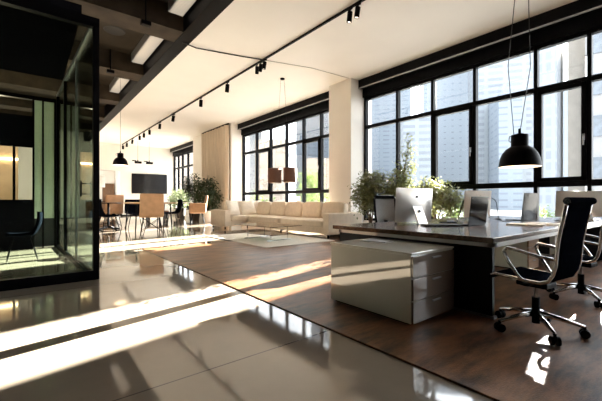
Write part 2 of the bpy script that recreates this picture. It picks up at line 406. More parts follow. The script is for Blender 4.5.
# ------------------------------------------------------------------ glass meeting room
GY, GX, GZ = 5.52, 0.77, 3.64
root = thing('glass_screen_wall', 'tall black framed glass front of the meeting room at the end of the polished floor', 'glass wall', (0, GY, 0))
f = MB(); f.box(-6.9, GX, -0.05, 0.05, 0.0, 0.13); f.box(-6.9, GX, -0.05, 0.05, GZ - 0.13, GZ)
f.build('frame_rail', M['black'], root, bevel=0.004)
MB().box(GX - 0.075, GX, -0.05, 0.05, 0.13, GZ - 0.13).build('corner_post', M['black'], root, bevel=0.004)
MB().box(-6.9, GX - 0.075, -0.006, 0.006, 0.13, GZ - 0.13).build('glass_pane', M['rglass'], root)
root = thing('glass_side_wall', 'glass side wall of the meeting room running back from the black corner post', 'glass wall', (GX - 0.06, GY + 0.08, 0), math.atan2(0.17, 4.4))
MB().box(-0.02, 0.02, 0, 4.45, 0.0, 0.05).build('floor_rail', M['black'], root)
MB().box(-0.025, 0.025, 0, 4.45, GZ - 0.06, GZ).build('top_rail', M['silver'], root)
for y0, y1 in ((0.02, 1.55), (1.57, 3.0), (3.02, 4.43)): MB().box(-0.006, 0.006, y0, y1, 0.05, GZ - 0.06).build('glass_pane', M['rglass'], root)
MB().box(-0.015, 0.015, 1.545, 1.575, 0.05, GZ - 0.06).build('silver_post', M['silver'], root)
MB().box(-0.03, 0.03, 2.97, 3.05, 0.05, GZ - 0.06).build('black_post', M['black'], root)
MB().box(-0.03, 0.03, 4.36, 4.45, 0.05, GZ - 0.06).build('black_post', M['black'], root)
h = MB(); h.tube([(-0.07, 0.54, 1.16), (-0.07, 0.54, 1.4)], 0.012); h.bar((-0.07, 0.54, 1.2), (-0.006, 0.54, 1.2), 0.016, 0.016); h.bar((-0.07, 0.54, 1.36), (-0.006, 0.54, 1.36), 0.016, 0.016)
h.build('pull_handle', M['black'], root)

# back partition of the meeting room
BY = 10.05
root = thing('back_partition', 'black partition with a lit opening and green frosted panels behind the meeting room', 'partition', (0, BY, 0))
p = MB(); p.box(-6.9, 0.06, 0, 0.08, 2.33, 3.05); p.box(-6.9, 0.06, 0, 0.08, 0, 1.12)
p.build('black_panel', M['blackpanel'], root)
p = MB(); p.box(-0.29, -0.24, -0.01, 0.09, 1.12, 2.33); p.box(0.06, 0.10, -0.01, 0.09, 0, 3.5); p.box(0.24, 0.275, -0.02, 0.09, 0, 3.5); p.box(0.47, 0.52, -0.01, 0.09, 0, 3.5); p.box(-6.9, 0.5, -0.02, 0.1, 3.44, 3.52)
p.build('post_frame', M['black'], root)
MB().box(0.10, 0.24, 0.02, 0.06, 0.68, 3.44).build('frosted_panel', M['frost'], root)
MB().box(0.275, 0.47, 0.02, 0.06, 0.68, 3.44).build('frosted_panel', M['frost'], root)
MB().box(0.10, 0.47, 0.02, 0.06, 0.02, 0.68).build('kick_panel', M['darkwall'], root)
root = thing('pantry_cabinet', 'caramel coloured wall of pantry cupboards glowing behind the black partition', 'cabinet', (-3.2, 15.4, 0))
MB().box(-2.6, 2.9, 0, 0.6, 0, 3.0).build('carcass', M['caramel'], root)
for i in range(8): MB().box(-2.55 + i * 0.68, -1.9 + i * 0.68, -0.025, 0, 0.1, 2.1).build('cupboard_door', M['caramel'], root, bevel=0.004)
MB().box(-2.6, 2.9, -0.06, 0.0, 2.5, 2.56).build('light_strip', M['warm'], root)
# meeting table and chairs in the dark
root = thing('meeting_table', 'black meeting table inside the dark glass room', 'table', (-1.6, 8.2, 0))
MB().box(-1.3, 1.0, -0.55, 0.55, 0.72, 0.76).build('tabletop', M['black'], root, bevel=0.006)
for x, y in ((-1.1, -0.4), (0.8, -0.4), (-1.1, 0.4), (0.8, 0.4)): MB().box(x - 0.03, x + 0.03, y - 0.03, y + 0.03, 0, 0.72).build('leg', M['black'], root)

def shell_chair(label, loc, rz, mat, group=None, name='meeting_chair'):
    r = thing(name, label, 'chair', loc, rz, group)
    def P(u, v):
        s = v * 1.0; w = 0.26 * (1 - 0.25 * max(0, s - 0.5))
        if s < 0.45: y, z = 0.24 - s / 0.45 * 0.42, 0.46 - 0.02 * math.sin(s / 0.45 * PI)
        else: t = (s - 0.45) / 0.55; y, z = -0.18 - 0.10 * t - 0.04 * math.sin(t * PI), 0.46 + 0.42 * t
        c = (2 * u - 1); return ((2 * u - 1) * w, y + (0.05 * c * c if s > 0.45 else 0), z + (0.035 * c * c if s < 0.5 else 0))
    MB().sheet(P, lambda u, v: (0, 0, 1) if v < 0.45 else (0, 1, 0.1), 10, 14, 0.025).build('seat_shell', mat, r, smooth=True)
    for sx in (-1, 1):
        for sy in (-1, 1): MB().tube([(sx * 0.14, sy * 0.12, 0.44), (sx * 0.24, sy * 0.22, 0.0)], [0.013, 0.009]).build('leg', M['black'], r)
    return r
shell_chair('black shell chair in front of the meeting table in the dark glass room', (-0.75, 7.2, 0), 0.2, M['leather'])
shell_chair('black shell chair at the end of the meeting table in the dark glass room', (-0.1, 8.3, 0), 1.6, M['leather'])

struct(bx(-6.95, 0.56, GY - 0.04, 8.75, GZ, GZ + 0.12).build('ceiling_meeting_room', M['blackpanel']))
# ------------------------------------------------------------------ open ceiling fittings
for i, (y0, y1, lab) in enumerate(((5.3, 7.75, 'first'), (8.95, 11.25, 'second'), (12.65, 14.85, 'third'))):
    r = thing('ceiling_light', 'ribbed strip light beside the dark ceiling beam, %s from the front' % lab, 'light', (2.58, (y0 + y1) / 2, 0), 0)
    h = (y1 - y0) / 2
    MB().box(-0.17, 0.17, -h, h, 5.3, 5.55).build('housing', M['silver'], r, bevel=0.01)
    MB().box(-0.145, 0.145, -h + 0.03, h - 0.03, 5.285, 5.302).build('louvre_diffuser', M['louvre'], r)
r = thing('ceiling_speaker', 'round dark speaker set in the concrete ceiling', 'speaker', (1.75, 10.0, 5.55))
MB().lathe([(0.0, -0.012), (0.22, -0.012), (0.24, -0.02), (0.26, 0.0)], 28).build('grille', M['speaker'], r, smooth=True)
for (x, y, lab) in ((1.95, 8.15, 'nearer black hanger rod dropping from the first concrete beam'), (1.87, 11.7, 'farther black hanger rod dropping from the second concrete beam')):
    r = thing('hanger_rod', lab, 'hanger', (x, y, 0))
    MB().tube([(0, -0.4, 5.55), (0, -0.4, 4.9)], 0.016).build('rod', M['black'], r)
    MB().box(-0.1, 0.1, -0.46, -0.34, 4.84, 4.93).build('clamp_box', M['black'], r, bevel=0.01)

# ------------------------------------------------------------------ track and spots
TX = 5.04
tag(bx(TX - 0.022, TX + 0.022, 1.5, 26.1, CZ - 0.045, CZ - 0.002).build('lighting_track', M['black']), 'long black lighting track along the cream ceiling', 'track')
ys = [4.51, 4.72, 7.88, 8.08, 8.29, 10.12, 12.31, 15.4, 17.42, 19.29, 20.4, 21.36, 23.1, 24.65, 25.9]
words = ['nearest, right one of the front pair', 'left one of the front pair', 'right one of the trio', 'middle one of the trio', 'left one of the trio',
         'first single spot behind the trio', 'second single spot behind the trio', 'third single spot behind the trio', 'fourth single spot behind the trio', 'fifth single spot behind the trio',
         'sixth single spot behind the trio', 'fifth from the far end', 'third from the far end', 'second from the far end', 'last at the far end by the wall']
words[11] = 'fourth from the far end'
spot0 = None
for i, (y, w) in enumerate(zip(ys, words)):
    rz = [0.1, -0.2, 0.5, 0.2, -0.4][i % 5]; lab = 'black cylinder spotlight on the ceiling track, ' + w
    if spot0 is None:
        spot0 = thing('track_spotlight', lab, 'spotlight', (TX, y, CZ - 0.045), rz, 'spotlights on the ceiling track')
        a = MB(); a.box(-0.02, 0.02, -0.06, 0.06, -0.025, 0); a.tube([(0, 0, -0.02), (0, 0, -0.07)], 0.01); a.build('adapter', M['black'], spot0)
        R = Matrix.Rotation(0.18, 3, 'X'); hd = MB()
        hd.lathe([(0.0, 0.0), (0.048, 0.0), (0.052, -0.01), (0.052, -0.2), (0.046, -0.205), (0.044, -0.18)], 20)
        hd.v = [tuple(R @ Vector(v) + Vector((0, 0, -0.06))) for v in hd.v]; hd.build('lamp_head', M['black'], spot0, smooth=False)
        ln = MB(); ln.lathe([(0.0, -0.185), (0.045, -0.185), (0.045, -0.18), (0.0, -0.178)], 16); ln.v = [tuple(R @ Vector(v) + Vector((0, 0, -0.06))) for v in ln.v]; ln.build('lens', M['lens'], spot0)
    else: dup(spot0, (TX, y, CZ - 0.045), rz, lab, scale=1.0 if i < 5 else 1.25)
tag(MB().tube([(2.95, 8.35, 4.985), (3.3, 8.35, 4.95), (3.9, 8.3, 4.985), (4.5, 8.15, 4.985), (TX - 0.03, 8.0, 4.985)], 0.016, 6).build('ceiling_line', M['cable']), 'dark cable looping from the edge beam to the ceiling track', 'cable')
tag(MB().tube([(TX + 0.04, 8.0, 4.992), (6.5, 7.6, 4.992), (7.95, 7.5, 4.992)], 0.008, 6).build('ceiling_line', M['seam']), 'thin grey ceiling seam from the track to the cream pier', 'cable')  # thin tube stands in for a seam in the ceiling

# small hanging projector spots near the far wall
for x, y, lab in ((5.55, 24.0, 'small black spot hanging on a wire before the screen wall, left one'), (6.25, 24.0, 'small black spot hanging on a wire before the screen wall, right one')):
    r = thing('hanging_spotlight', lab, 'spotlight', (x, y, 0), 0, 'small spots on wires')
    MB().tube([(0, 0, CZ), (0, 0, 3.75)], 0.008, 6).build('wire', M['black'], r)
    b = MB(); b.box(-0.18, 0.22, -0.1, 0.1, 3.52, 3.66); b.box(-0.34, -0.1, -0.05, 0.05, 3.66, 3.72); b.box(-0.03, 0.03, -0.03, 0.03, 3.64, 3.76)
    b.build('lamp_head', M['black'], r, bevel=0.012)

# ------------------------------------------------------------------ pendants
def dome(label, loc, R, ztop, wires, rz=0.0):
    r = thing('pendant_lamp', label, 'lamp', loc, rz)
    k = R / 0.255
    out = [(0.0, 0.46), (0.045, 0.46), (0.05, 0.45), (0.10, 0.445), (0.105, 0.43), (0.105, 0.29), (0.125, 0.275), (0.17, 0.245), (0.21, 0.19), (0.235, 0.13), (0.25, 0.06), (0.255, 0.0)]
    MB().lathe([(a * k, b * k) for a, b in out], 40).build('lamp_shade', M['black'], r, smooth=True)
    inn = [(0.252, 0.0), (0.245, 0.06), (0.23, 0.125), (0.205, 0.18), (0.165, 0.235), (0.10, 0.27), (0.0, 0.275)]
    MB().lathe([(a * k, b * k + 0.002) for a, b in inn], 40).build('shade_lining', M['lampin'], r, smooth=True)
    MB().lathe([(0.0, 0.10 * k), (0.035 * k, 0.11 * k), (0.05 * k, 0.15 * k), (0.035 * k, 0.2 * k), (0.02 * k, 0.26 * k)], 16).build('bulb', M['bulb'], r, smooth=True)
    c = MB(); c.tube([(0, 0, 0.46 * k), (0, 0, 0.53 * k)], 0.018 * k); c.build('cap', M['black'], r)
    for w in wires:
        MB().tube([(w[0] * k, 0, 0.45 * k)] + [(w[1], 0, z) for z in ()] + [(w[1] * k, 0, (0.45 * k + ztop) * 0.35), (w[2], 0, ztop)], 0.005, 6).build('wire', M['cable'], r)
    hk = MB(); hk.tube([(-0.10 * k, 0, 0.42 * k), (-0.14 * k, 0, 0.42 * k), (-0.15 * k, 0, 0.36 * k), (-0.12 * k, 0, 0.34 * k)], 0.006 * k, 6); hk.build('hook', M['cable'], r)
    return r
dome('large black dome pendant hanging over the long desk', (5.2, 1.75, 1.555), 0.25, CZ - 1.555, [(-0.08, -0.16, 0.05), (0.0, 0.15, 0.09)], -0.67)
dome('small black dome pendant over the dining table near the far wall', (2.33, 12.35, 2.25), 0.225, 5.55 - 2.25, [(0.0, 0.0, 0.0)])
r = thing('twin_shade_pendant', 'pendant with two brown drum shades hanging above the sofa', 'lamp', (6.32, 8.85, 0), -0.63)
for sx in (-0.245, 0.245):
    zz = 1.66 if sx < 0 else 1.68
    MB().lathe([(0.215, zz), (0.215, zz + 0.46), (0.205, zz + 0.46), (0.205, zz), (0.215, zz)], 36, (sx, 0, 0)).build('lamp_shade', M['shade'], r, smooth=True)
    MB().lathe([(0.203, zz + 0.01), (0.203, zz + 0.45)], 36, (sx, 0, 0)).build('shade_lining', M['shade_in'], r, smooth=True)
    MB().tube([(sx, 0, zz + 0.2), (sx * 0.2, 0, CZ)], 0.004, 6).build('wire', M['cable'], r)
    MB().lathe([(0.0, zz + 0.12), (0.04, zz + 0.15), (0.045, zz + 0.2), (0.02, zz + 0.26), (0, zz + 0.27)], 14, (sx, 0, 0)).build('bulb', M['lens'], r, smooth=True)
MB().tube([(-0.245, 0, 1.72), (0.245, 0, 1.74)], 0.015, 8).build('crossbar', M['black'], r)
MB().lathe([(0.0, CZ), (0.07, CZ), (0.07, CZ - 0.04), (0.0, CZ - 0.045)], 18).build('canopy_plate', M['black'], r)

# ------------------------------------------------------------------ rugs
tag(bx(2.0, 8.4, -3.5, 8.2, 0.0, 0.012).build('area_rug', M['rug'], bevel=0.004), 'large mottled brown rug under the desk and part of the sofa', 'rug')
tag(bx(4.25, 6.45, 6.6, 9.95, 0.0125, 0.026).build('lounge_rug', M['white_rug'], bevel=0.005), 'off-white rug under the glass coffee table', 'rug')
RZ = 0.0125; WZ = 0.0265

# ------------------------------------------------------------------ desk
r = thing('bench_desk', 'long walnut topped bench desk with dark end panels by the windows', 'desk', (0, 0, RZ))
MB().box(3.26, 8.15, 1.31, 3.38, 0.70, 0.75).build('desktop', M['walnut'], r, bevel=0.006)
f = MB(); f.box(3.32, 8.05, 1.32, 1.38, 0.655, 0.699); f.box(3.32, 8.05, 3.26, 3.32, 0.655, 0.699); f.box(3.32, 3.38, 1.32, 3.32, 0.655, 0.699); f.box(7.99, 8.05, 1.32, 3.32, 0.655, 0.699); f.box(5.65, 5.71, 1.32, 3.32, 0.655, 0.699)
f.build('underframe', M['whitemetal'], r, bevel=0.003)
for x in (3.32, 8.0): MB().box(x, x + 0.05, 1.34, 3.3, 0.025, 0.655).build('end_panel', M['navy'], r, bevel=0.003)
for y in (1.5, 3.1): MB().box(5.65, 5.71, y - 0.03, y + 0.03, 0.0, 0.655).build('leg', M['whitemetal'], r)
for x in (3.32, 8.0): MB().box(x - 0.006, x + 0.056, 1.32, 3.31, 0.0, 0.024).build('foot_rail', M['silver'], r)
DZ = RZ + 0.7505

def drawer_unit(label, loc, rz, L, W, H, front):
    r = thing('drawer_cabinet', label, 'cabinet', loc, rz)
    b = MB(); b.box(0, W, 0, L, 0.022, H - 0.022); b.build('body', M['lacquer'], r, bevel=0.004)
    MB().box(-0.006, W + 0.006, -0.012, L + 0.006, H - 0.02, H).build('top_panel', M['lacquer'], r, bevel=0.004)
    MB().box(0.04, W - 0.04, 0.05, L - 0.04, 0, 0.022).build('plinth', M['black'], r)
    hh = (H - 0.022 - 0.026) / 3
    for k in range(3):
        z0 = 0.026 + k * hh; d = MB().box(0.006, W - 0.006, -0.02, 0, z0, z0 + hh - 0.008).build('drawer', front, r, bevel=0.003)
        MB().box(W * 0.42, W * 0.62, -0.034, -0.02, z0 + hh - 0.05, z0 + hh - 0.035).build('drawer_handle', M['silver'], d, bevel=0.003)
    return r
drawer_unit('glossy white drawer cabinet standing out from under the near end of the desk', (2.56, 1.69, RZ), 0, 0.99, 0.715, 0.635, M['drawer'])
drawer_unit('white drawer cabinet farther back under the middle of the desk', (5.95, 1.9, RZ), 0, 1.0, 0.45, 0.56, M['oak'])
r = thing('magazine', 'flat grey magazine lying on top of the white drawer cabinet', 'magazine', (3.02, 2.42, RZ + 0.6355), 0.2)
MB().box(-0.11, 0.11, -0.15, 0.15, 0, 0.008).build('pages', M['paper'], r); MB().box(-0.112, 0.112, -0.152, 0.152, 0.008, 0.011).build('cover', M['silver'], r)

# ------------------------------------------------------------------ computers
def logo_mesh(s):
    """little fruit mark: body outline with a bite, and a leaf"""
    pts = []
    N = 40
    for i in range(N):
        t = 2 * PI * i / N; rr = 1.0 + 0.06 * math.cos(2 * t) - 0.16 * max(0, math.sin(t)) ** 10 - 0.08 * max(0, -math.sin(t)) ** 12
        x = rr * math.cos(t) * 0.88; z = rr * math.sin(t) * 0.95
        d = math.hypot(x - 1.05, z - 0.1)
        if d < 0.42:
            a = math.atan2(z - 0.1, x - 1.05); x = 1.05 + 0.42 * math.cos(a); z = 0.1 + 0.42 * math.sin(a)
        pts.append((x * s, z * s))
    m = MB(); n = len(pts); cx = (-0.1 * s, 0, 0)
    vs = [(x, 0, z) for x, z in pts] + [(x, -0.002, z) for x, z in pts] + [(-0.1 * s, -0.002, 0)]
    fs = [(i, (i + 1) % n, n + (i + 1) % n, n + i) for i in range(n)] + [(n + i, n + (i + 1) % n, 2 * n) for i in range(n)]
    m.add(vs, fs)
    lf = [(0.05, 1.0), (0.1, 1.25), (0.28, 1.45), (0.42, 1.5), (0.4, 1.28), (0.25, 1.08)]
    k = len(lf); m.add([(x * s, 0, z * s) for x, z in lf] + [(x * s, -0.002, z * s) for x, z in lf], [tuple(range(k, 2 * k))] + [(i, (i + 1) % k, k + (i + 1) % k, k + i) for i in range(k)])
    return m

def all_in_one(label, loc, rz, mat, w=0.66, h=0.465, z0=0.045, logo=True, stand=True):
    r = thing('desktop_computer', label, 'computer', loc, rz)
    tilt = Matrix.Translation((0, 0, z0)) @ Matrix.Rotation(0.07, 4, 'X')
    def P(u, v):
        a = 2 * u - 1; b = 2 * v - 1
        bul = 0.045 * (1 - abs(a) ** 2.2) * (1 - abs(b) ** 2.2)
        return tilt @ Vector((a * w / 2, -0.008 - bul, (b + 1) * h / 2))
    m = MB(); m.grid(P, 20, 14)
    m.box(-w / 2, w / 2, -0.008, 0.0, 0, h, mat=tilt); m.build('housing', mat, r, smooth=False)
    MB().box(-w / 2 + 0.012, w / 2 - 0.012, 0.0, 0.002, 0.07, h - 0.012, mat=tilt).build('screen', M['screen'], r)
    if logo:
        lg = logo_mesh(0.030); T = tilt @ Matrix.Translation((0, -0.044, h * 0.73)); lg.v = [tuple(T @ Vector(v)) for v in lg.v]
        lg.build('logo', M['screen'], r)
    if stand:
        s = MB()
        pr = [(-0.03, 0.27), (-0.055, 0.285), (-0.2, 0.012), (-0.2, 0.0), (0.03, 0.0), (0.03, 0.007), (-0.185, 0.012)]
        sw = 0.095
        for i in range(len(pr) - 1): pass
        prof = [((-0.048, 0.30), (-0.036, 0.29)), ((-0.10, 0.20), (-0.089, 0.195)), ((-0.165, 0.06), (-0.154, 0.058)), ((-0.187, 0.006), (-0.165, 0.01)), ((-0.187, 0.0), (-0.16, 0.0))]
        vs = []; fs = []
        for (a, b) in prof:
            vs += [(-sw, a[0], a[1]), (sw, a[0], a[1]), (sw, b[0], b[1]), (-sw, b[0], b[1])]
        for i in range(len(prof) - 1):
            for k in range(4): fs.append((i * 4 + k, i * 4 + (k + 1) % 4, (i + 1) * 4 + (k + 1) % 4, (i + 1) * 4 + k))
        fs += [(0, 1, 2, 3), tuple(range(len(vs) - 1, len(vs) - 5, -1))]
        s.add(vs, fs); s.box(-sw, sw, -0.18, 0.04, 0.0, 0.007)
        s.build('stand', M['alubright'], r, bevel=0.001)
        ch = MB().lathe([(0.0, 0.0), (0.022, 0.0), (0.022, 0.006), (0, 0.006)], 16).build('cable_hole', M['screen'], r)
        ch.matrix_local = Matrix.Translation((0, -0.118, 0.182)) @ Matrix.Rotation(PI / 2 - 0.46, 4, 'X')
    return r
all_in_one('silver desktop computer seen from behind at the near end of the desk', (4.42, 2.88, DZ), -0.15, M['alu'], w=0.76, h=0.49, z0=0.03)
all_in_one('pale silver desktop computer behind the dark laptop in the middle of the desk', (6.1, 2.72, DZ), -0.3, M['beige'], w=0.62)
all_in_one('beige backed desktop computer behind the black office chairs', (7.72, 1.64, DZ), -0.75, M['beige'], w=0.85, logo=False)

def laptop(label, loc, rz, w=0.42, h=0.34, ang=1.45, dp=0.25):
    r = thing('laptop', label, 'laptop', loc, rz)
    b = MB().box(-w / 2, w / 2, 0.0, dp, 0, 0.014).build('base', M['laptop'], r, bevel=0.003)
    MB().box(-w / 2 + 0.03, w / 2 - 0.03, 0.03, dp * 0.55, 0.014, 0.0165).build('keyboard', M['keys'], b)
    T = Matrix.Translation((0, 0, 0.016)) @ Matrix.Rotation(PI / 2 - ang, 4, 'X')
    l = MB().box(-w / 2, w / 2, -0.008, 0.0, 0, h, mat=T).build('lid', M['laptop'], r, bevel=0.002)
    MB().box(-w / 2 + 0.012, w / 2 - 0.012, 0.0, 0.0015, 0.012, h - 0.012, mat=T).build('screen', M['screen'], l)
    return r
laptop('open dark laptop with its lid towards us in the middle of the desk', (4.72, 2.1, DZ), -0.1, 0.42, 0.375)
laptop('open black laptop half hidden behind the middle laptop on the desk', (5.2, 2.62, DZ), 0.5, 0.40, 0.34, 1.3)
laptop('open dark laptop farther along the desk beside the black office chair', (6.62, 2.1, DZ), -0.15, 0.47, 0.45)
r = thing('keyboard', 'dark keyboard lying right of the silver desktop computer', 'keyboard', (4.26, 2.35, DZ), -0.66)
MB().box(-0.25, 0.25, -0.09, 0.09, 0, 0.016).build('tray', M['laptop'], r, bevel=0.004)
kb = MB()
for i in range(15):
    for j in range(5): kb.box(-0.24 + i * 0.032, -0.212 + i * 0.032, -0.08 + j * 0.032, -0.053 + j * 0.032, 0.016, 0.022)
kb.build('keys', M['keys'], r)
for k, (x, y, rz, lab, mt) in enumerate(((5.35, 1.72, 0.15, 'white notepad on the desk beside the office chair', 'paper'), (5.75, 1.62, -0.3, 'loose white papers on the desk behind the notepad', 'paper'))):
    r = thing('notepad', lab, 'notepad', (x, y, DZ), rz)
    MB().box(-0.15, 0.15, -0.21, 0.21, 0, 0.016).build('sheets', M[mt], r); MB().box(-0.15, 0.15, 0.19, 0.213, 0.016, 0.02).build('binding', M['silver'], r)
r = thing('tablet', 'flat black tablet on the far right of the desk', 'tablet', (6.95, 1.6, DZ), 0.6)
MB().box(-0.13, 0.13, -0.18, 0.18, 0, 0.008).build('shell', M['laptop'], r, bevel=0.003); MB().box(-0.12, 0.12, -0.17, 0.17, 0.008, 0.0095).build('screen', M['screen'], r)
r = thing('phone', 'small black phone lying between the two laptops', 'phone', (6.1, 2.25, DZ), 0.9)
MB().box(-0.04, 0.04, -0.08, 0.08, 0, 0.009).build('shell', M['laptop'], r, bevel=0.003); MB().box(-0.036, 0.036, -0.075, 0.075, 0.009, 0.010).build('screen', M['screen'], r)
r = thing('desk_lamp', 'thin black gooseneck lamp curving over the desk between two laptops', 'lamp', (6.6, 2.56, DZ), 2.45)
MB().lathe([(0, 0), (0.06, 0), (0.06, 0.012), (0.012, 0.02), (0, 0.02)], 20).build('base', M['black'], r)
pts = [(0, 0, 0.015)] + [(0.03 + 0.14 * (1 - math.cos(a)), 0, 0.26 + 0.13 * math.sin(a)) for a in [i * PI / 8 for i in range(0, 7)]]
MB().tube(pts, 0.006, 6).build('neck', M['black'], r, smooth=True)
MB().tube([pts[-1], (pts[-1][0] + 0.035, 0, pts[-1][2] - 0.06)], [0.01, 0.022], 10).build('lamp_head', M['black'], r)

# ------------------------------------------------------------------ office chairs
def office_chair(label, loc, rz):
    r = thing('office_chair', label, 'chair', loc, rz, None)
    for k in range(5):
        a = 2 * PI * k / 5 + 0.16; c, s = math.cos(a), math.sin(a)
        arm = MB(); arm.tube([(0.02 * c, 0.02 * s, 0.145), (0.16 * c, 0.16 * s, 0.125), (0.325 * c, 0.325 * s, 0.085)], [0.026, 0.02, 0.014], 8)
        ao = arm.build('base_arm', M['chrome'], r, smooth=True)
        w = MB()
        for d in (-0.022, 0.022):
            cx, cy = 0.325 * c - s * d, 0.325 * s + c * d
            w.tube([(cx - s * -0.010, cy + c * -0.010, 0.034), (cx - s * 0.010, cy + c * 0.010, 0.034)], 0.034, 16)
        w.tube([(0.325 * c, 0.325 * s, 0.034), (0.325 * c, 0.325 * s, 0.09)], 0.012, 8)
        w.build('caster', M['black'], ao)
    MB().tube([(0, 0, 0.06), (0, 0, 0.28)], 0.03, 16).build('column', M['black'], r, smooth=False)
    MB().tube([(0, 0, 0.28), (0, 0, 0.40)], 0.017, 12).build('piston', M['chrome'], r)
    mc = MB(); mc.box(-0.09, 0.09, -0.12, 0.12, 0.375, 0.425); mc.box(-0.19, 0.19, -0.03, 0.03, 0.395, 0.42); mc.build('mechanism', M['black'], r, bevel=0.012)
    # side profile of the sling, front edge to head
    seat = [(0.27, 0.425), (0.255, 0.455), (0.22, 0.468), (0.10, 0.462), (-0.02, 0.452), (-0.13, 0.452), (-0.185, 0.475)]
    back = [(-0.185, 0.475), (-0.215, 0.53), (-0.232, 0.60), (-0.238, 0.68), (-0.248, 0.78), (-0.265, 0.88), (-0.285, 0.98), (-0.305, 1.085)]
    def sling(pl, name):
        def at(v):
            t = v * (len(pl) - 1); i = min(int(t), len(pl) - 2); q = t - i
            return pl[i][0] + (pl[i + 1][0] - pl[i][0]) * q, pl[i][1] + (pl[i + 1][1] - pl[i][1]) * q
        def nrm(v):
            a = at(max(0, v - 0.03)); b = at(min(1, v + 0.03)); d = Vector((0, b[0] - a[0], b[1] - a[1])).normalized(); return Vector((0, d.z, -d.y))
        nr = 9 if name == 'seat' else 12
        def P(u, v):
            y, z = at(v); c = 2 * u - 1; rib = 0.0022 * abs(math.sin(v * nr * PI)) ** 0.5; nn = nrm(v)
            return Vector((c * 0.215, y, z)) + nn * (rib + 0.012)
        MB().sheet(P, lambda u, v: nrm(v), 6, nr * 4, 0.022).build(name, M['leather'], r, smooth=True)
    sling(seat, 'seat'); sling(back, 'backrest')
    for sx in (-1, 1):
        m = MB(); x = sx * 0.225
        m.tube([(x, y, z) for y, z in seat[1:] + back[1:]], 0.014, 8); m.build('side_rail', M['chrome'], r, smooth=True)
        a = MB(); xx = sx * 0.262
        path = [(x, -0.03, 0.45), (xx, 0.0, 0.47), (xx + sx * 0.01, 0.09, 0.60), (xx + sx * 0.01, 0.125, 0.68), (xx + sx * 0.01, 0.10, 0.71), (xx, 0.0, 0.695), (xx, -0.14, 0.665), (x, -0.235, 0.65)]
        a.tube(path, 0.0135, 8); a.build('armrest', M['chrome'], r, smooth=True)
    hr = MB(); hr.tube([(-0.235, -0.312, 1.10), (0.235, -0.312, 1.10)], 0.029, 16); hr.build('head_roll', M['leather'], r, smooth=False)
    for sx in (-1, 1): MB().tube([(sx * 0.235, -0.312, 1.10), (sx * 0.243, -0.312, 1.10)], 0.026, 16).build('end_cap', M['chrome'], r)
    return r
oc = office_chair('black leather office chair with chrome arms, fully in view at the near desk corner', (3.33, 1.00, RZ), -0.12)
oc.scale = (0.985,) * 3
dup(oc, (4.76, 1.0, RZ), -0.12, 'black leather office chair cut by the picture edge, beside the fully visible one')
r = thing('mesh_chair', 'mesh backed office chair with dark frame on the far side of the desk', 'chair', (5.37, 3.91, RZ), PI - 0.35)
for k in range(5):
    a = 2 * PI * k / 5; c, s = math.cos(a), math.sin(a)
    MB().tube([(0, 0, 0.12), (0.3 * c, 0.3 * s, 0.06)], [0.025, 0.015]).build('base_arm', M['black'], r); MB().tube([(0.3 * c - s * 0.02, 0.3 * s + c * 0.02, 0.03), (0.3 * c + s * 0.02, 0.3 * s - c * 0.02, 0.03)], 0.03, 12).build('caster', M['black'], r)
MB().tube([(0, 0, 0.08), (0, 0, 0.44)], 0.025).build('column', M['black'], r)
MB().cushion((0, 0.0, 0.47), (0.5, 0.48, 0.08), 6).build('seat', M['leather'], r, smooth=True)
fr = MB(); fr.tube([(-0.20, -0.24, 0.52), (-0.235, -0.27, 0.8), (-0.235, -0.31, 1.12), (-0.2, -0.325, 1.17), (0.2, -0.325, 1.17), (0.235, -0.31, 1.12), (0.235, -0.27, 0.8), (0.20, -0.24, 0.52), (-0.20, -0.24, 0.52)], 0.022, 8)
fr.box(-0.22, 0.22, -0.345, -0.305, 1.12, 1.185); fr.box(-0.04, 0.04, -0.28, 0, 0.43, 0.46); fr.bar((0, -0.27, 0.44), (0, -0.27, 0.7), 0.06, 0.03); fr.build('back_frame', M['black'], r, smooth=False)
MB().grid(lambda u, v: ((2 * u - 1) * 0.225, -0.25 - 0.065 * v - 0.03 * (1 - (2 * u - 1) ** 2), 0.52 + 0.62 * v), 10, 8).build('mesh_back', pbr('grey_mesh', (0.36, 0.36, 0.35), 0.8, var=0.2, scale=120), r, smooth=True)

# ------------------------------------------------------------------ sofa
SX0, SX1, SY0, SY1, WXL = 6.52, 7.93, 6.92, 12.75, 5.62
r = thing('sectional_sofa', 'large cream sectional sofa along the windows', 'sofa', (0, 0, WZ))
b = MB(); b.box(SX0 + 0.02, SX1, SY0 + 0.05, SY1, 0.11, 0.30); b.box(WXL + 0.05, SX0 + 0.05, 11.55, SY1, 0.11, 0.30); b.build('base', M['sofa'], r, bevel=0.02, seg=3)
b = MB(); b.box(SX1 - 0.22, SX1, SY0 + 0.1, SY1, 0.30, 0.72); b.build('back_frame', M['sofa'], r, bevel=0.04, seg=3)
b = MB(); b.box(WXL + 0.08, SX1 - 0.2, SY1 - 0.24, SY1, 0.30, 0.72); b.build('back_frame', M['sofa'], r, bevel=0.04, seg=3)
MB().box(SX0, SX1, SY0, SY0 + 0.24, 0.10, 0.71).build('armrest', M['sofa'], r, bevel=0.03, seg=3)
MB().box(WXL, WXL + 0.24, 11.5, SY1, 0.10, 0.71).build('armrest', M['sofa'], r, bevel=0.03, seg=3)
L = (11.55 - (SY0 + 0.25)) / 2
for k in range(2):
    y = SY0 + 0.25 + L * (k + 0.5); MB().cushion((SX0 + 0.53, y, 0.39), (1.08, L - 0.01, 0.22), 9, 10, 0.12).build('seat_cushion', M['sofa'], r, smooth=True)
MB().cushion((6.9, 12.0, 0.39), (2.05, 0.94, 0.22), 9, 10, 0.1).build('seat_cushion', M['sofa'], r, smooth=True)
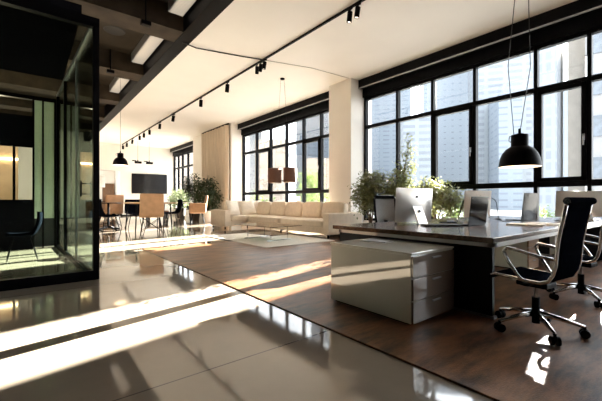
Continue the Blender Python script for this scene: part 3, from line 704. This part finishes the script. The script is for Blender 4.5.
for k in range(5):
    w = (12.2 - (SY0 + 0.28)) / 5; y = SY0 + 0.28 + w * (k + 0.5)
    MB().cushion((SX1 - 0.42, y, 0.73), (0.30, w - 0.015, 0.60), 5, 10, 0.0, rot=Matrix.Rotation(0.20, 3, 'Y')).build('back_cushion', M['sofa'], r, smooth=True)
for k in range(2):
    x = 6.42 + k * 0.97; MB().cushion((x, SY1 - 0.40, 0.75), (0.95, 0.30, 0.62), 5, 10, 0.0, rot=Matrix.Rotation(-0.18, 3, 'X')).build('back_cushion', M['sofa'], r, smooth=True)
for x, y in ((SX0 + 0.06, SY0 + 0.08), (SX1 - 0.1, SY0 + 0.08), (WXL + 0.06, 11.6), (WXL + 0.06, SY1 - 0.1), (SX0 + 0.06, 9.3), (SX0 + 0.1, 11.6)):
    MB().box(x - 0.02, x + 0.02, y - 0.02, y + 0.02, 0, 0.105).build('leg', M['black'], r)

def pillow(label, loc, rot, s=0.62):
    o = MB()
    def th(u, v): return 0.11 * ((1 - abs(u) ** 3) * (1 - abs(v) ** 3)) ** 0.55
    n = 12
    for sg in (-1, 1):
        o.grid(lambda a, b: ((2 * a - 1) * s / 2 * (1 - 0.07 * (1 - (2 * b - 1) ** 2)), sg * th(2 * a - 1, 2 * b - 1), (2 * b - 1) * s / 2 * (1 - 0.07 * (1 - (2 * a - 1) ** 2))), n, n)
    ob = o.build('throw_pillow', M['pillow'], None, smooth=True); ob.location = loc; ob.rotation_euler = rot
    return tag(ob, label, 'pillow', 'throw pillows on the sofa')
pillow('pale throw pillow leaning on the left arm of the sofa', (6.13, 11.84, 0.82), (-0.42, 0.12, 0.3), 0.62)
pillow('plump throw pillow resting against the back of the sofa corner', (6.78, 11.86, 0.82), (-0.40, -0.12, -0.2), 0.62)

r = thing('coffee_table', 'low glass coffee table with thin chrome legs on the white rug', 'table', (5.2, 8.0, WZ), 0.12)
MB().box(-0.52, 0.52, -0.85, 0.85, 0.385, 0.40).build('glass_top', M['tglass'], r, bevel=0.003)
MB().box(-0.35, 0.35, -0.6, 0.6, 0.15, 0.162).build('glass_shelf', M['tglass'], r, bevel=0.003)
for sy in (-0.5, 0.5):
    for sx in (-0.3, 0.3): MB().tube([(sx, sy, 0.0), (sx, sy, 0.385)], 0.014, 10).build('leg', M['chrome'], r)
    MB().tube([(-0.42, sy, 0.012), (0.42, sy, 0.012)], 0.012, 8).build('foot_bar', M['chrome'], r)

# ------------------------------------------------------------------ curtain
def Pc(u, v):
    y = 15.66 + 3.25 * u; a = u * 2 * PI * 9 + 0.5 * math.sin(u * 21)
    return (7.82 + 0.06 * 1.5 * math.sin(a) * (0.8 + 0.2 * v) + 0.02 * math.sin(a * 0.37 + 2 * v), y + 0.02 * math.cos(a), 0.02 + 4.9 * v)
r = thing('curtain', 'floor length beige linen curtain between the two far windows', 'curtain')
MB().grid(Pc, 240, 6).build('fabric', M['curtain'], r, smooth=True)
MB().box(7.80, 7.88, 15.62, 18.95, 4.92, 4.99).build('curtain_rail', M['black'], r)

# ------------------------------------------------------------------ plants
def plant(name, label, cat, loc, blobs, mat, nleaf, size, trunks, pot, potr, poth, seed=1, group=None):
    rnd = random.Random(seed)
    r = thing(name, label, cat, loc, 0, group)
    p = MB(); p.lathe([(0, 0), (potr * 0.78, 0), (potr, poth), (potr * 0.92, poth), (potr * 0.9, poth - 0.04), (0, poth - 0.04)], 24); p.build('pot', pot, r, smooth=False)
    MB().lathe([(0, poth - 0.035), (potr * 0.89, poth - 0.035)], 20).build('soil', M['soil'], r)
    st = MB(); lf = MB()
    for (bx_, by_, bz_, br_, bh_) in blobs:
        tx, ty = rnd.choice(trunks)
        st.tube([(tx, ty, poth - 0.04), (tx * 0.6 + bx_ * 0.4, ty * 0.6 + by_ * 0.4, poth * 0.5 + bz_ * 0.5), (bx_, by_, bz_)], [0.022, 0.016, 0.006], 6)
        nb = max(6, int(nleaf * br_ * br_ * bh_ / sum(q[3] ** 2 * q[4] for q in blobs) / 9))
        for _ in range(nb):
            while True:
                d = Vector((rnd.uniform(-1, 1), rnd.uniform(-1, 1), rnd.uniform(-1, 1)))
                if 0.1 < d.length < 1: break
            e = Vector((bx_ + d.x * br_, by_ + d.y * br_, bz_ + d.z * bh_)); s0 = Vector((bx_, by_, bz_)) * 0.55 + e * 0.45
            st.tube([s0, e], [0.005, 0.002], 4, caps=False)
            for _k in range(9):
                c = e + Vector((rnd.gauss(0, 1), rnd.gauss(0, 1), rnd.gauss(0, 1))) * 0.075
                a = Vector((rnd.uniform(-1, 1), rnd.uniform(-1, 1), rnd.uniform(-0.9, 0.4))).normalized(); w = a.cross(Vector((rnd.uniform(-1, 1), rnd.uniform(-1, 1), 1))).normalized()
                n = a.cross(w); s = size * rnd.uniform(0.6, 1.2)
                lf.add([c, c + a * s * 0.5 + w * s * 0.22 + n * s * 0.06, c + a * s, c + a * s * 0.5 - w * s * 0.22 + n * s * 0.06], [(0, 1, 2), (0, 2, 3)])
    st.build('stem', M['bark'], r, smooth=True); lf.build('foliage', mat, r)
    return r
plant('potted_ficus', 'rounded bushy potted tree beside the cream pier, left of the desktop computer', 'plant', (7.45, 6.2, RZ),
      [(0, 0, 1.55, 0.36, 0.33), (-0.18, 0.15, 1.25, 0.3, 0.3), (0.15, -0.1, 1.2, 0.33, 0.3), (0.0, 0.1, 0.95, 0.34, 0.25), (0.1, -0.2, 1.7, 0.24, 0.2)], M['leaf'], 3400, 0.10, [(0, 0), (0.04, 0.02)], M['darkpot'], 0.2, 0.38, 3)
plant('potted_ficus', 'tallest potted tree with a slender top shoot behind the desktop computer', 'plant', (8.12, 5.75, RZ),
      [(0, 0, 1.6, 0.4, 0.36), (-0.15, -0.1, 1.25, 0.36, 0.3), (0.2, 0.15, 1.3, 0.33, 0.3), (0.08, -0.15, 2.0, 0.25, 0.25), (0.12, -0.22, 2.4, 0.17, 0.24), (0.13, -0.25, 2.75, 0.11, 0.18), (0, 0, 0.95, 0.35, 0.25)], M['leaf'], 3400, 0.10, [(0, 0), (0.05, -0.03), (-0.04, 0.03)], M['darkpot'], 0.22, 0.4, 11)
plant('potted_ficus', 'wide low potted tree under the window, right of the desktop computer', 'plant', (7.9, 4.5, RZ),
      [(0, 0, 1.3, 0.4, 0.28), (-0.1, -0.3, 1.15, 0.36, 0.26), (0.05, 0.3, 1.4, 0.33, 0.28), (0.05, -0.5, 0.95, 0.3, 0.25), (0, 0.1, 1.0, 0.42, 0.25)], M['leaf'], 3200, 0.10, [(0, 0), (0.05, 0.04)], M['darkpot'], 0.22, 0.38, 17)
plant('potted_shrub', 'dark green leafy plant in a white pot between sofa and curtain', 'plant', (6.9, 15.95, 0),
      [(0, 0, 1.75, 0.4, 0.4), (-0.3, -0.2, 1.3, 0.45, 0.4), (0.3, 0.1, 1.25, 0.45, 0.4), (-0.35, 0.2, 1.9, 0.3, 0.3), (0.2, 0, 2.0, 0.3, 0.25), (0, 0, 0.9, 0.45, 0.3)], M['leafdark'], 2400, 0.14, [(0, 0), (0.05, 0.05)], M['pot'], 0.3, 0.6, 23)
plant('potted_shrub', 'second dark green plant before the curtain, behind the white pot', 'plant', (6.85, 17.6, 0),
      [(0, 0, 1.6, 0.45, 0.45), (0.2, -0.3, 1.2, 0.4, 0.4), (-0.2, 0.3, 1.9, 0.35, 0.4), (0, 0, 2.25, 0.25, 0.3)], M['leafdark'], 1500, 0.14, [(0, 0)], M['darkpot'], 0.3, 0.55, 29)
plant('potted_shrub', 'pale grey green plant under the farthest window', 'plant', (7.4, 21.3, 0),
      [(0, 0, 1.5, 0.5, 0.35), (-0.1, 0.6, 1.4, 0.45, 0.4), (0.1, -0.5, 1.3, 0.45, 0.35), (-0.1, 1.0, 1.1, 0.4, 0.4), (0, 0, 1.0, 0.55, 0.3)], M['leafgrey'], 1500, 0.16, [(0, 0)], M['darkpot'], 0.32, 0.6, 31)

# ------------------------------------------------------------------ dining end
def dining_table(label, cx, cy, lx, ly, h, top, legs):
    r = thing('dining_table', label, 'table', (cx, cy, 0))
    MB().box(-lx / 2, lx / 2, -ly / 2, ly / 2, h - 0.05, h).build('tabletop', top, r, bevel=0.006)
    for x, y in legs: MB().tube([(x * 0.92, y * 0.92, h - 0.05), (x, y, 0)], [0.028, 0.02], 8).build('leg', M['black'], r)
    return r
dining_table('oak topped dining table with black legs below the dome pendant', 3.45, 13.3, 1.4, 1.7, 1.03, M['oak'], [(-0.62, -0.75), (0.6, -0.75), (-0.62, 0.75), (0.6, 0.75)])
dining_table('pale topped table beside the plants under the farthest window', 5.15, 15.7, 1.4, 1.1, 1.02, M['lacquer'], [(-0.6, -0.45), (0.6, -0.45), (-0.6, 0.45), (0.6, 0.45)])
def tan_chair(label, loc, rz, arms):
    r = thing('dining_chair', label, 'chair', loc, rz)
    MB().cushion((0, 0.05, 0.62), (0.74, 0.68, 0.16), 8, 8, 0.05).build('seat', M['tan'], r, smooth=True)
    def P(u, v): return ((2 * u - 1) * (0.37 - 0.015 * v), -0.30 - 0.09 * v - 0.03 * math.cos((2 * u - 1) * PI / 2), 0.58 + 0.74 * v)
    b = MB(); b.sheet(P, lambda u, v: (0, 1, 0.1), 8, 8, -0.07); b.build('backrest', M['tan'], r, smooth=False, bevel=0.03, seg=3)
    if arms:
        for sx in (-1, 1): MB().box(sx * 0.37 - 0.04, sx * 0.37 + 0.04, -0.3, 0.38, 0.56, 0.98).build('armrest', M['tan'], r, bevel=0.03, seg=3)
    for sx in (-1, 1):
        for sy in (-1, 1): MB().tube([(sx * 0.24, sy * 0.2 + 0.03, 0.55), (sx * 0.33, sy * 0.3 + 0.03, 0)], [0.017, 0.012], 6).build('leg', M['black'], r)
    w = MB()
    for a, c in (((-0.3, -0.27, 0.08), (0.26, -0.2, 0.52)), ((0.3, -0.27, 0.08), (-0.26, -0.2, 0.52)), ((-0.3, 0.3, 0.08), (0.26, 0.22, 0.52)), ((0.3, 0.3, 0.08), (-0.26, 0.22, 0.52))): w.tube([a, c], 0.009, 6)
    w.build('wire_brace', M['black'], r)
    return r
tan_chair('tan leather dining chair with its back to us at the oak table', (3.2, 12.0, 0), -0.22, False)
tan_chair('tan leather dining chair left of the oak table behind the round bar table', (2.55, 15.5, 0), 0.35, False)
tan_chair('tan leather armchair facing the pale table beside the white pot', (5.85, 14.6, 0), 1.25, True)
s1 = shell_chair('black shell chair tucked at the left side of the oak table', (2.1, 13.1, 0), -1.4, M['leather'], None, 'shell_chair'); s1.scale = (1.3,) * 3
s2 = shell_chair('black shell chair behind the oak table facing us', (3.3, 14.7, 0), PI, M['leather'], None, 'shell_chair'); s2.scale = (1.3,) * 3
s3 = shell_chair('black shell chair between the oak table and the pale table', (4.62, 14.3, 0), 1.5, M['leather'], None, 'shell_chair'); s3.scale = (1.3,) * 3
r = thing('bar_table', 'round black bar table with a star foot beside the glass room', 'table', (2.28, 14.2, 0))
MB().lathe([(0, 0.99), (0.42, 0.99), (0.43, 1.0), (0.43, 1.02), (0, 1.025)], 32).build('tabletop', M['black'], r)
MB().tube([(0, 0, 0.1), (0, 0, 0.99)], 0.04, 12).build('column', M['black'], r)
for k in range(4):
    a = PI / 2 * k + 0.5; MB().tube([(0, 0, 0.14), (0.25 * math.cos(a), 0.25 * math.sin(a), 0.08), (0.44 * math.cos(a), 0.44 * math.sin(a), 0.02)], [0.05, 0.035, 0.025], 8).build('foot', M['black'], r)
r = thing('television', 'large black television on the cream far wall', 'television', (6.88, FY - 0.06, 2.31))
MB().box(-1.21, 1.21, -0.03, 0.05, -0.71, 0.71).build('housing', M['black'], r, bevel=0.01)
MB().box(-1.18, 1.18, -0.035, -0.03, -0.68, 0.68).build('screen', M['screen'], r); MB().box(-0.3, 0.3, 0.05, 0.0595, -0.2, 0.2).build('wall_mount', M['black'], r)
r = thing('low_bench', 'low dark wooden bench by the far wall', 'bench', (6.2, 21.0, 0))
MB().box(-0.9, 0.3, -0.3, 0.3, 0.42, 0.5).build('seat', M['brownwood'], r, bevel=0.01)
for x in (-0.8, 0.2): MB().box(x - 0.05, x + 0.05, -0.28, 0.28, 0, 0.42).build('leg', M['black'], r)
# kitchen nook
r = thing('nook_cabinet', 'brown wooden cabinet in the kitchen nook left of the screen wall', 'cabinet', (3.84, 29.19, 0))
MB().box(-1.3, 1.3, 0, 0.38, 0, 1.0).build('carcass', M['brownwood'], r)
for i in range(4): MB().box(-1.28 + i * 0.65, -0.66 + i * 0.65, -0.025, 0, 0.08, 0.95).build('cabinet_door', M['brownwood'], r, bevel=0.004)
MB().box(0.5, 1.3, 0.2, 0.38, 1.04, 2.4).build('back_panel', M['brownwood'], r)
MB().box(-1.33, 1.33, -0.03, 0.38, 1.0, 1.04).build('worktop', M['black'], r)
r = thing('drum_lamp', 'white drum lamp hanging before the brown nook cabinet', 'lamp', (3.62, 26.0, 0))
MB().lathe([(0.36, 1.98), (0.36, 2.75), (0.34, 2.75), (0.34, 1.98), (0.36, 1.98)], 28).build('lamp_shade', M['pot'], r, smooth=True)
MB().tube([(0, 0, 2.75), (0, 0, 4.995)], 0.01, 6).build('wire', M['black'], r)
b = MB(); b.bar((-0.34, 0, 2.74), (0.34, 0, 2.74), 0.02, 0.02); b.build('crossbar', M['black'], r)

# ------------------------------------------------------------------ outside
GZ0 = -5.0
struct(bx(9.0, 700, -200, 800, GZ0 - 0.5, GZ0).build('street_ground', M['street']))
SA = math.atan2(0.2, 1.0)     # bearing of the street gap the sun shines along
def building(label, loc, rz, w, d, h, mat, wins=None, winmat=None, roof=None, group='towers across the street'):
    """w along local y, depth along local x, near face at local x = 0"""
    r = thing('office_building', label, 'building', (loc[0], loc[1], GZ0), rz, group)
    MB().box(0, d, -w / 2, w / 2, 0, h).build('facade', mat, r)
    MB().box(-0.05, d + 0.05, -w / 2 - 0.05, w / 2 + 0.05, h, h + 1.0).build('roof_edge', roof or mat, r)
    if wins:
        nx, z0, z1, nz, ww, wh = wins; proto = None
        for j in range(nz):
            for i in range(nx):
                y = -w / 2 + w * (i + 0.5) / nx; z = z0 + (z1 - z0) * (j + 0.5) / nz
                if proto is None:
                    q = MB(); q.box(-0.25, 0.05, -ww / 2, ww / 2, -wh / 2, wh / 2); proto = q.build('window', winmat or M['bwin'], r); o = proto
                else: o = proto.copy(); COL.objects.link(o); o.parent = r
                o.location = (0, y, z)
    return r
def along(proj, X): return proj + 0.2 * (X - WX)
# slab tower left of the sunlit gap, and the stone building right of it (the gap itself lets in the low sun)
X = 66.0; building('slim grey blue tower left of the bright gap between buildings', (X, along(7.2, X)), SA, 3.36, 20, 46, M['f_tower'])
X = 78.0; building('plain beige stone slab right of the bright gap between buildings', (X, along(3.2, X)), SA, 2.45, 20, 48, M['f_beige'])
X = 78.0; b2 = building('grey building with wide windows at the right end of the window wall', (X, along(-8.29, X)), SA, 19.4, 20, 48, M['f_grey'], (8, 1, 44, 6, 1.7, 3.6))
MB().box(0.0, 0.8, 9.7, 10.035, 31.56, 48).build('sun_slit_cap', M['f_grey'], b2)  # added slab capping the narrow slit, trims the sun patch by the chair
X = 120.0; building('unseen tower added behind the slim grey blue tower to block sun', (X, along(12.9, X)), SA, 2.9, 20, 74, M['f_blue'])  # hidden from the camera, added to cut the sun through the middle windows
BUILD = [  # px span, distance, top row, material, label
    (329, 372, 260, 60, 'f_pale', 'pale building with faint rows of windows behind the cream pier'),
    (372, 410, 330, 40, 'f_blue', 'blue grey tower seen above the potted trees'),
    (404, 430, 230, 119, 'f_pale', 'low white building with a flat roof behind the tall potted tree'),
    (424, 436, 360, 60, 'f_blue', 'narrow tower between the white roof and the wide blue facade'),
    (433, 480, 280, 10, 'f_grid', 'wide pale blue office block with a grid of windows'),
    (478, 532, 240, 20, 'f_pale', 'tall pale office facade behind the black dome pendant'),
    (500, 521, 215, 95, 'f_blue', 'lower bluish block standing in front of the tall pale facade'),
    (560, 572, 500, 82, 'f_blue', 'distant low tower inside the bright gap between buildings'),
    (296, 313, 300, 96, 'f_grid', 'narrow blue tower with rows of windows above the brown lamp shades'),
    (303, 331, 200, 160, 'f_tan', 'tan block below the blue towers, seen over the sofa'),
    (311, 345, 380, 60, 'f_blue', 'tall pale blue tower left of the cream pier'),
    (255, 286, 150, 142, 'f_tan', 'low tan building with a flat roof beyond the middle window'),
    (243, 262, 240, 120, 'f_pale', 'pale tower at the left edge of the middle window'),
    (168, 205, 130, 150, 'f_tan', 'tan building beyond the farthest window'),
]
a0 = 0.6747; ca, sa_ = 0.7809, 0.6247
def at(px, t, u=None):
    u = (px - 301) / 340; return (t * (sa_ + u * ca), t * (ca - u * sa_))
for (p0, p1, t, py, mt, lab) in BUILD:
    x, y = at((p0 + p1) / 2, t); w = (p1 - p0) * t / 340; h = 1.1 + (200.5 - py) / 340 * t - GZ0
    ang = math.atan2(y, x) * 0.5 + 0.45
    building(lab, (x, y), ang, w, 25, h, M[mt])

def street_tree(label, loc, blobs, seed):
    r = thing('street_tree', label, 'tree', loc, 0, 'street trees outside the windows')
    rnd = random.Random(seed); MB().tube([(0, 0, 0), (0.05, 0, 3.0), (0, 0.1, 5.5)], [0.16, 0.12, 0.05], 8).build('trunk', M['bark'], r)
    lf = MB()
    for (x, y, z, q) in blobs:
        for _ in range(420):
            d = Vector((rnd.gauss(0, 0.45), rnd.gauss(0, 0.45), rnd.gauss(0, 0.42))) * q; c = Vector((x, y, z)) + d
            a = Vector((rnd.uniform(-1, 1), rnd.uniform(-1, 1), rnd.uniform(-1, 0.5))).normalized(); w = a.cross(Vector((0.3, 0.2, 1))).normalized(); s = rnd.uniform(0.14, 0.26)
            lf.add([c, c + a * s * 0.5 + w * s * 0.25, c + a * s, c + a * s * 0.5 - w * s * 0.25], [(0, 1, 2, 3)])
    lf.build('crown', M['leafout'], r)
for (px, t, zt, lab, sd) in ((258, 20, 1.6, 'bright green street tree seen low behind the sofa corner', 1), (312, 24, 3.4, 'street tree seen behind the brown lamp shades', 2), (452, 30, 1.0, 'street tree seen low behind the right potted tree', 3), (545, 30, 0.6, 'street tree seen low behind the office chair', 4), (183, 36, 1.8, 'street tree beyond the farthest window', 5)):
    x, y = at(px, t); street_tree(lab, (x, y, GZ0), [(0, 0, zt - GZ0 - 0.9, 1.0), (0.5, 0.5, zt - GZ0 - 1.7, 1.2), (-0.5, -0.4, zt - GZ0 - 1.9, 1.2)], sd)

# ------------------------------------------------------------------ light
pl = bpy.data.lights.new('pantry_fill', 'POINT'); pl.shadow_soft_size = 0.04; pl.energy = 60; pl.color = (1, 0.82, 0.6)  # added fill lamp without a fixture, brightens the pantry and frosted panels
po = bpy.data.objects.new('pantry_fill', pl); COL.objects.link(po); po.location = (-0.8, 12.6, 2.95)
W = bpy.data.worlds.new('World'); SC.world = W; W.use_nodes = True
nt = W.node_tree; bg = nt.nodes['Background']
bg.inputs[0].default_value = (0.90, 0.95, 1.0, 1); bg.inputs[1].default_value = 1.7
sun = bpy.data.lights.new('sun', 'SUN'); sun.energy = 29.0; sun.color = (1.0, 0.94, 0.84); sun.angle = math.radians(0.12)
so = bpy.data.objects.new('sun', sun); COL.objects.link(so); so.location = (30, 6, 20)
so.rotation_euler = Vector((-1, -0.2, -0.365)).to_track_quat('-Z', 'Y').to_euler()

# ------------------------------------------------------------------ camera
cam = bpy.data.cameras.new('camera'); cam.sensor_width = 36; cam.lens = 340 / 602 * 36; cam.clip_end = 2000; cam.clip_start = 0.05
co = bpy.data.objects.new('camera', cam); COL.objects.link(co); co.location = (0, 0, 1.1); co.rotation_euler = (PI / 2, 0, -math.radians(38.66))
SC.camera = co
SC.view_settings.view_transform = 'Standard'; SC.view_settings.look = 'None'; SC.view_settings.gamma = 1; SC.view_settings.exposure = 2.42
SC.view_settings.use_curve_mapping = False
cy = SC.cycles
cy.max_bounces = 12; cy.diffuse_bounces = 6; cy.glossy_bounces = 6; cy.transparent_max_bounces = 16; cy.transmission_bounces = 6
cy.caustics_reflective = True; cy.caustics_refractive = False; cy.blur_glossy = 1.5
cy.sample_clamp_indirect = 15.0
cy.use_denoising = True
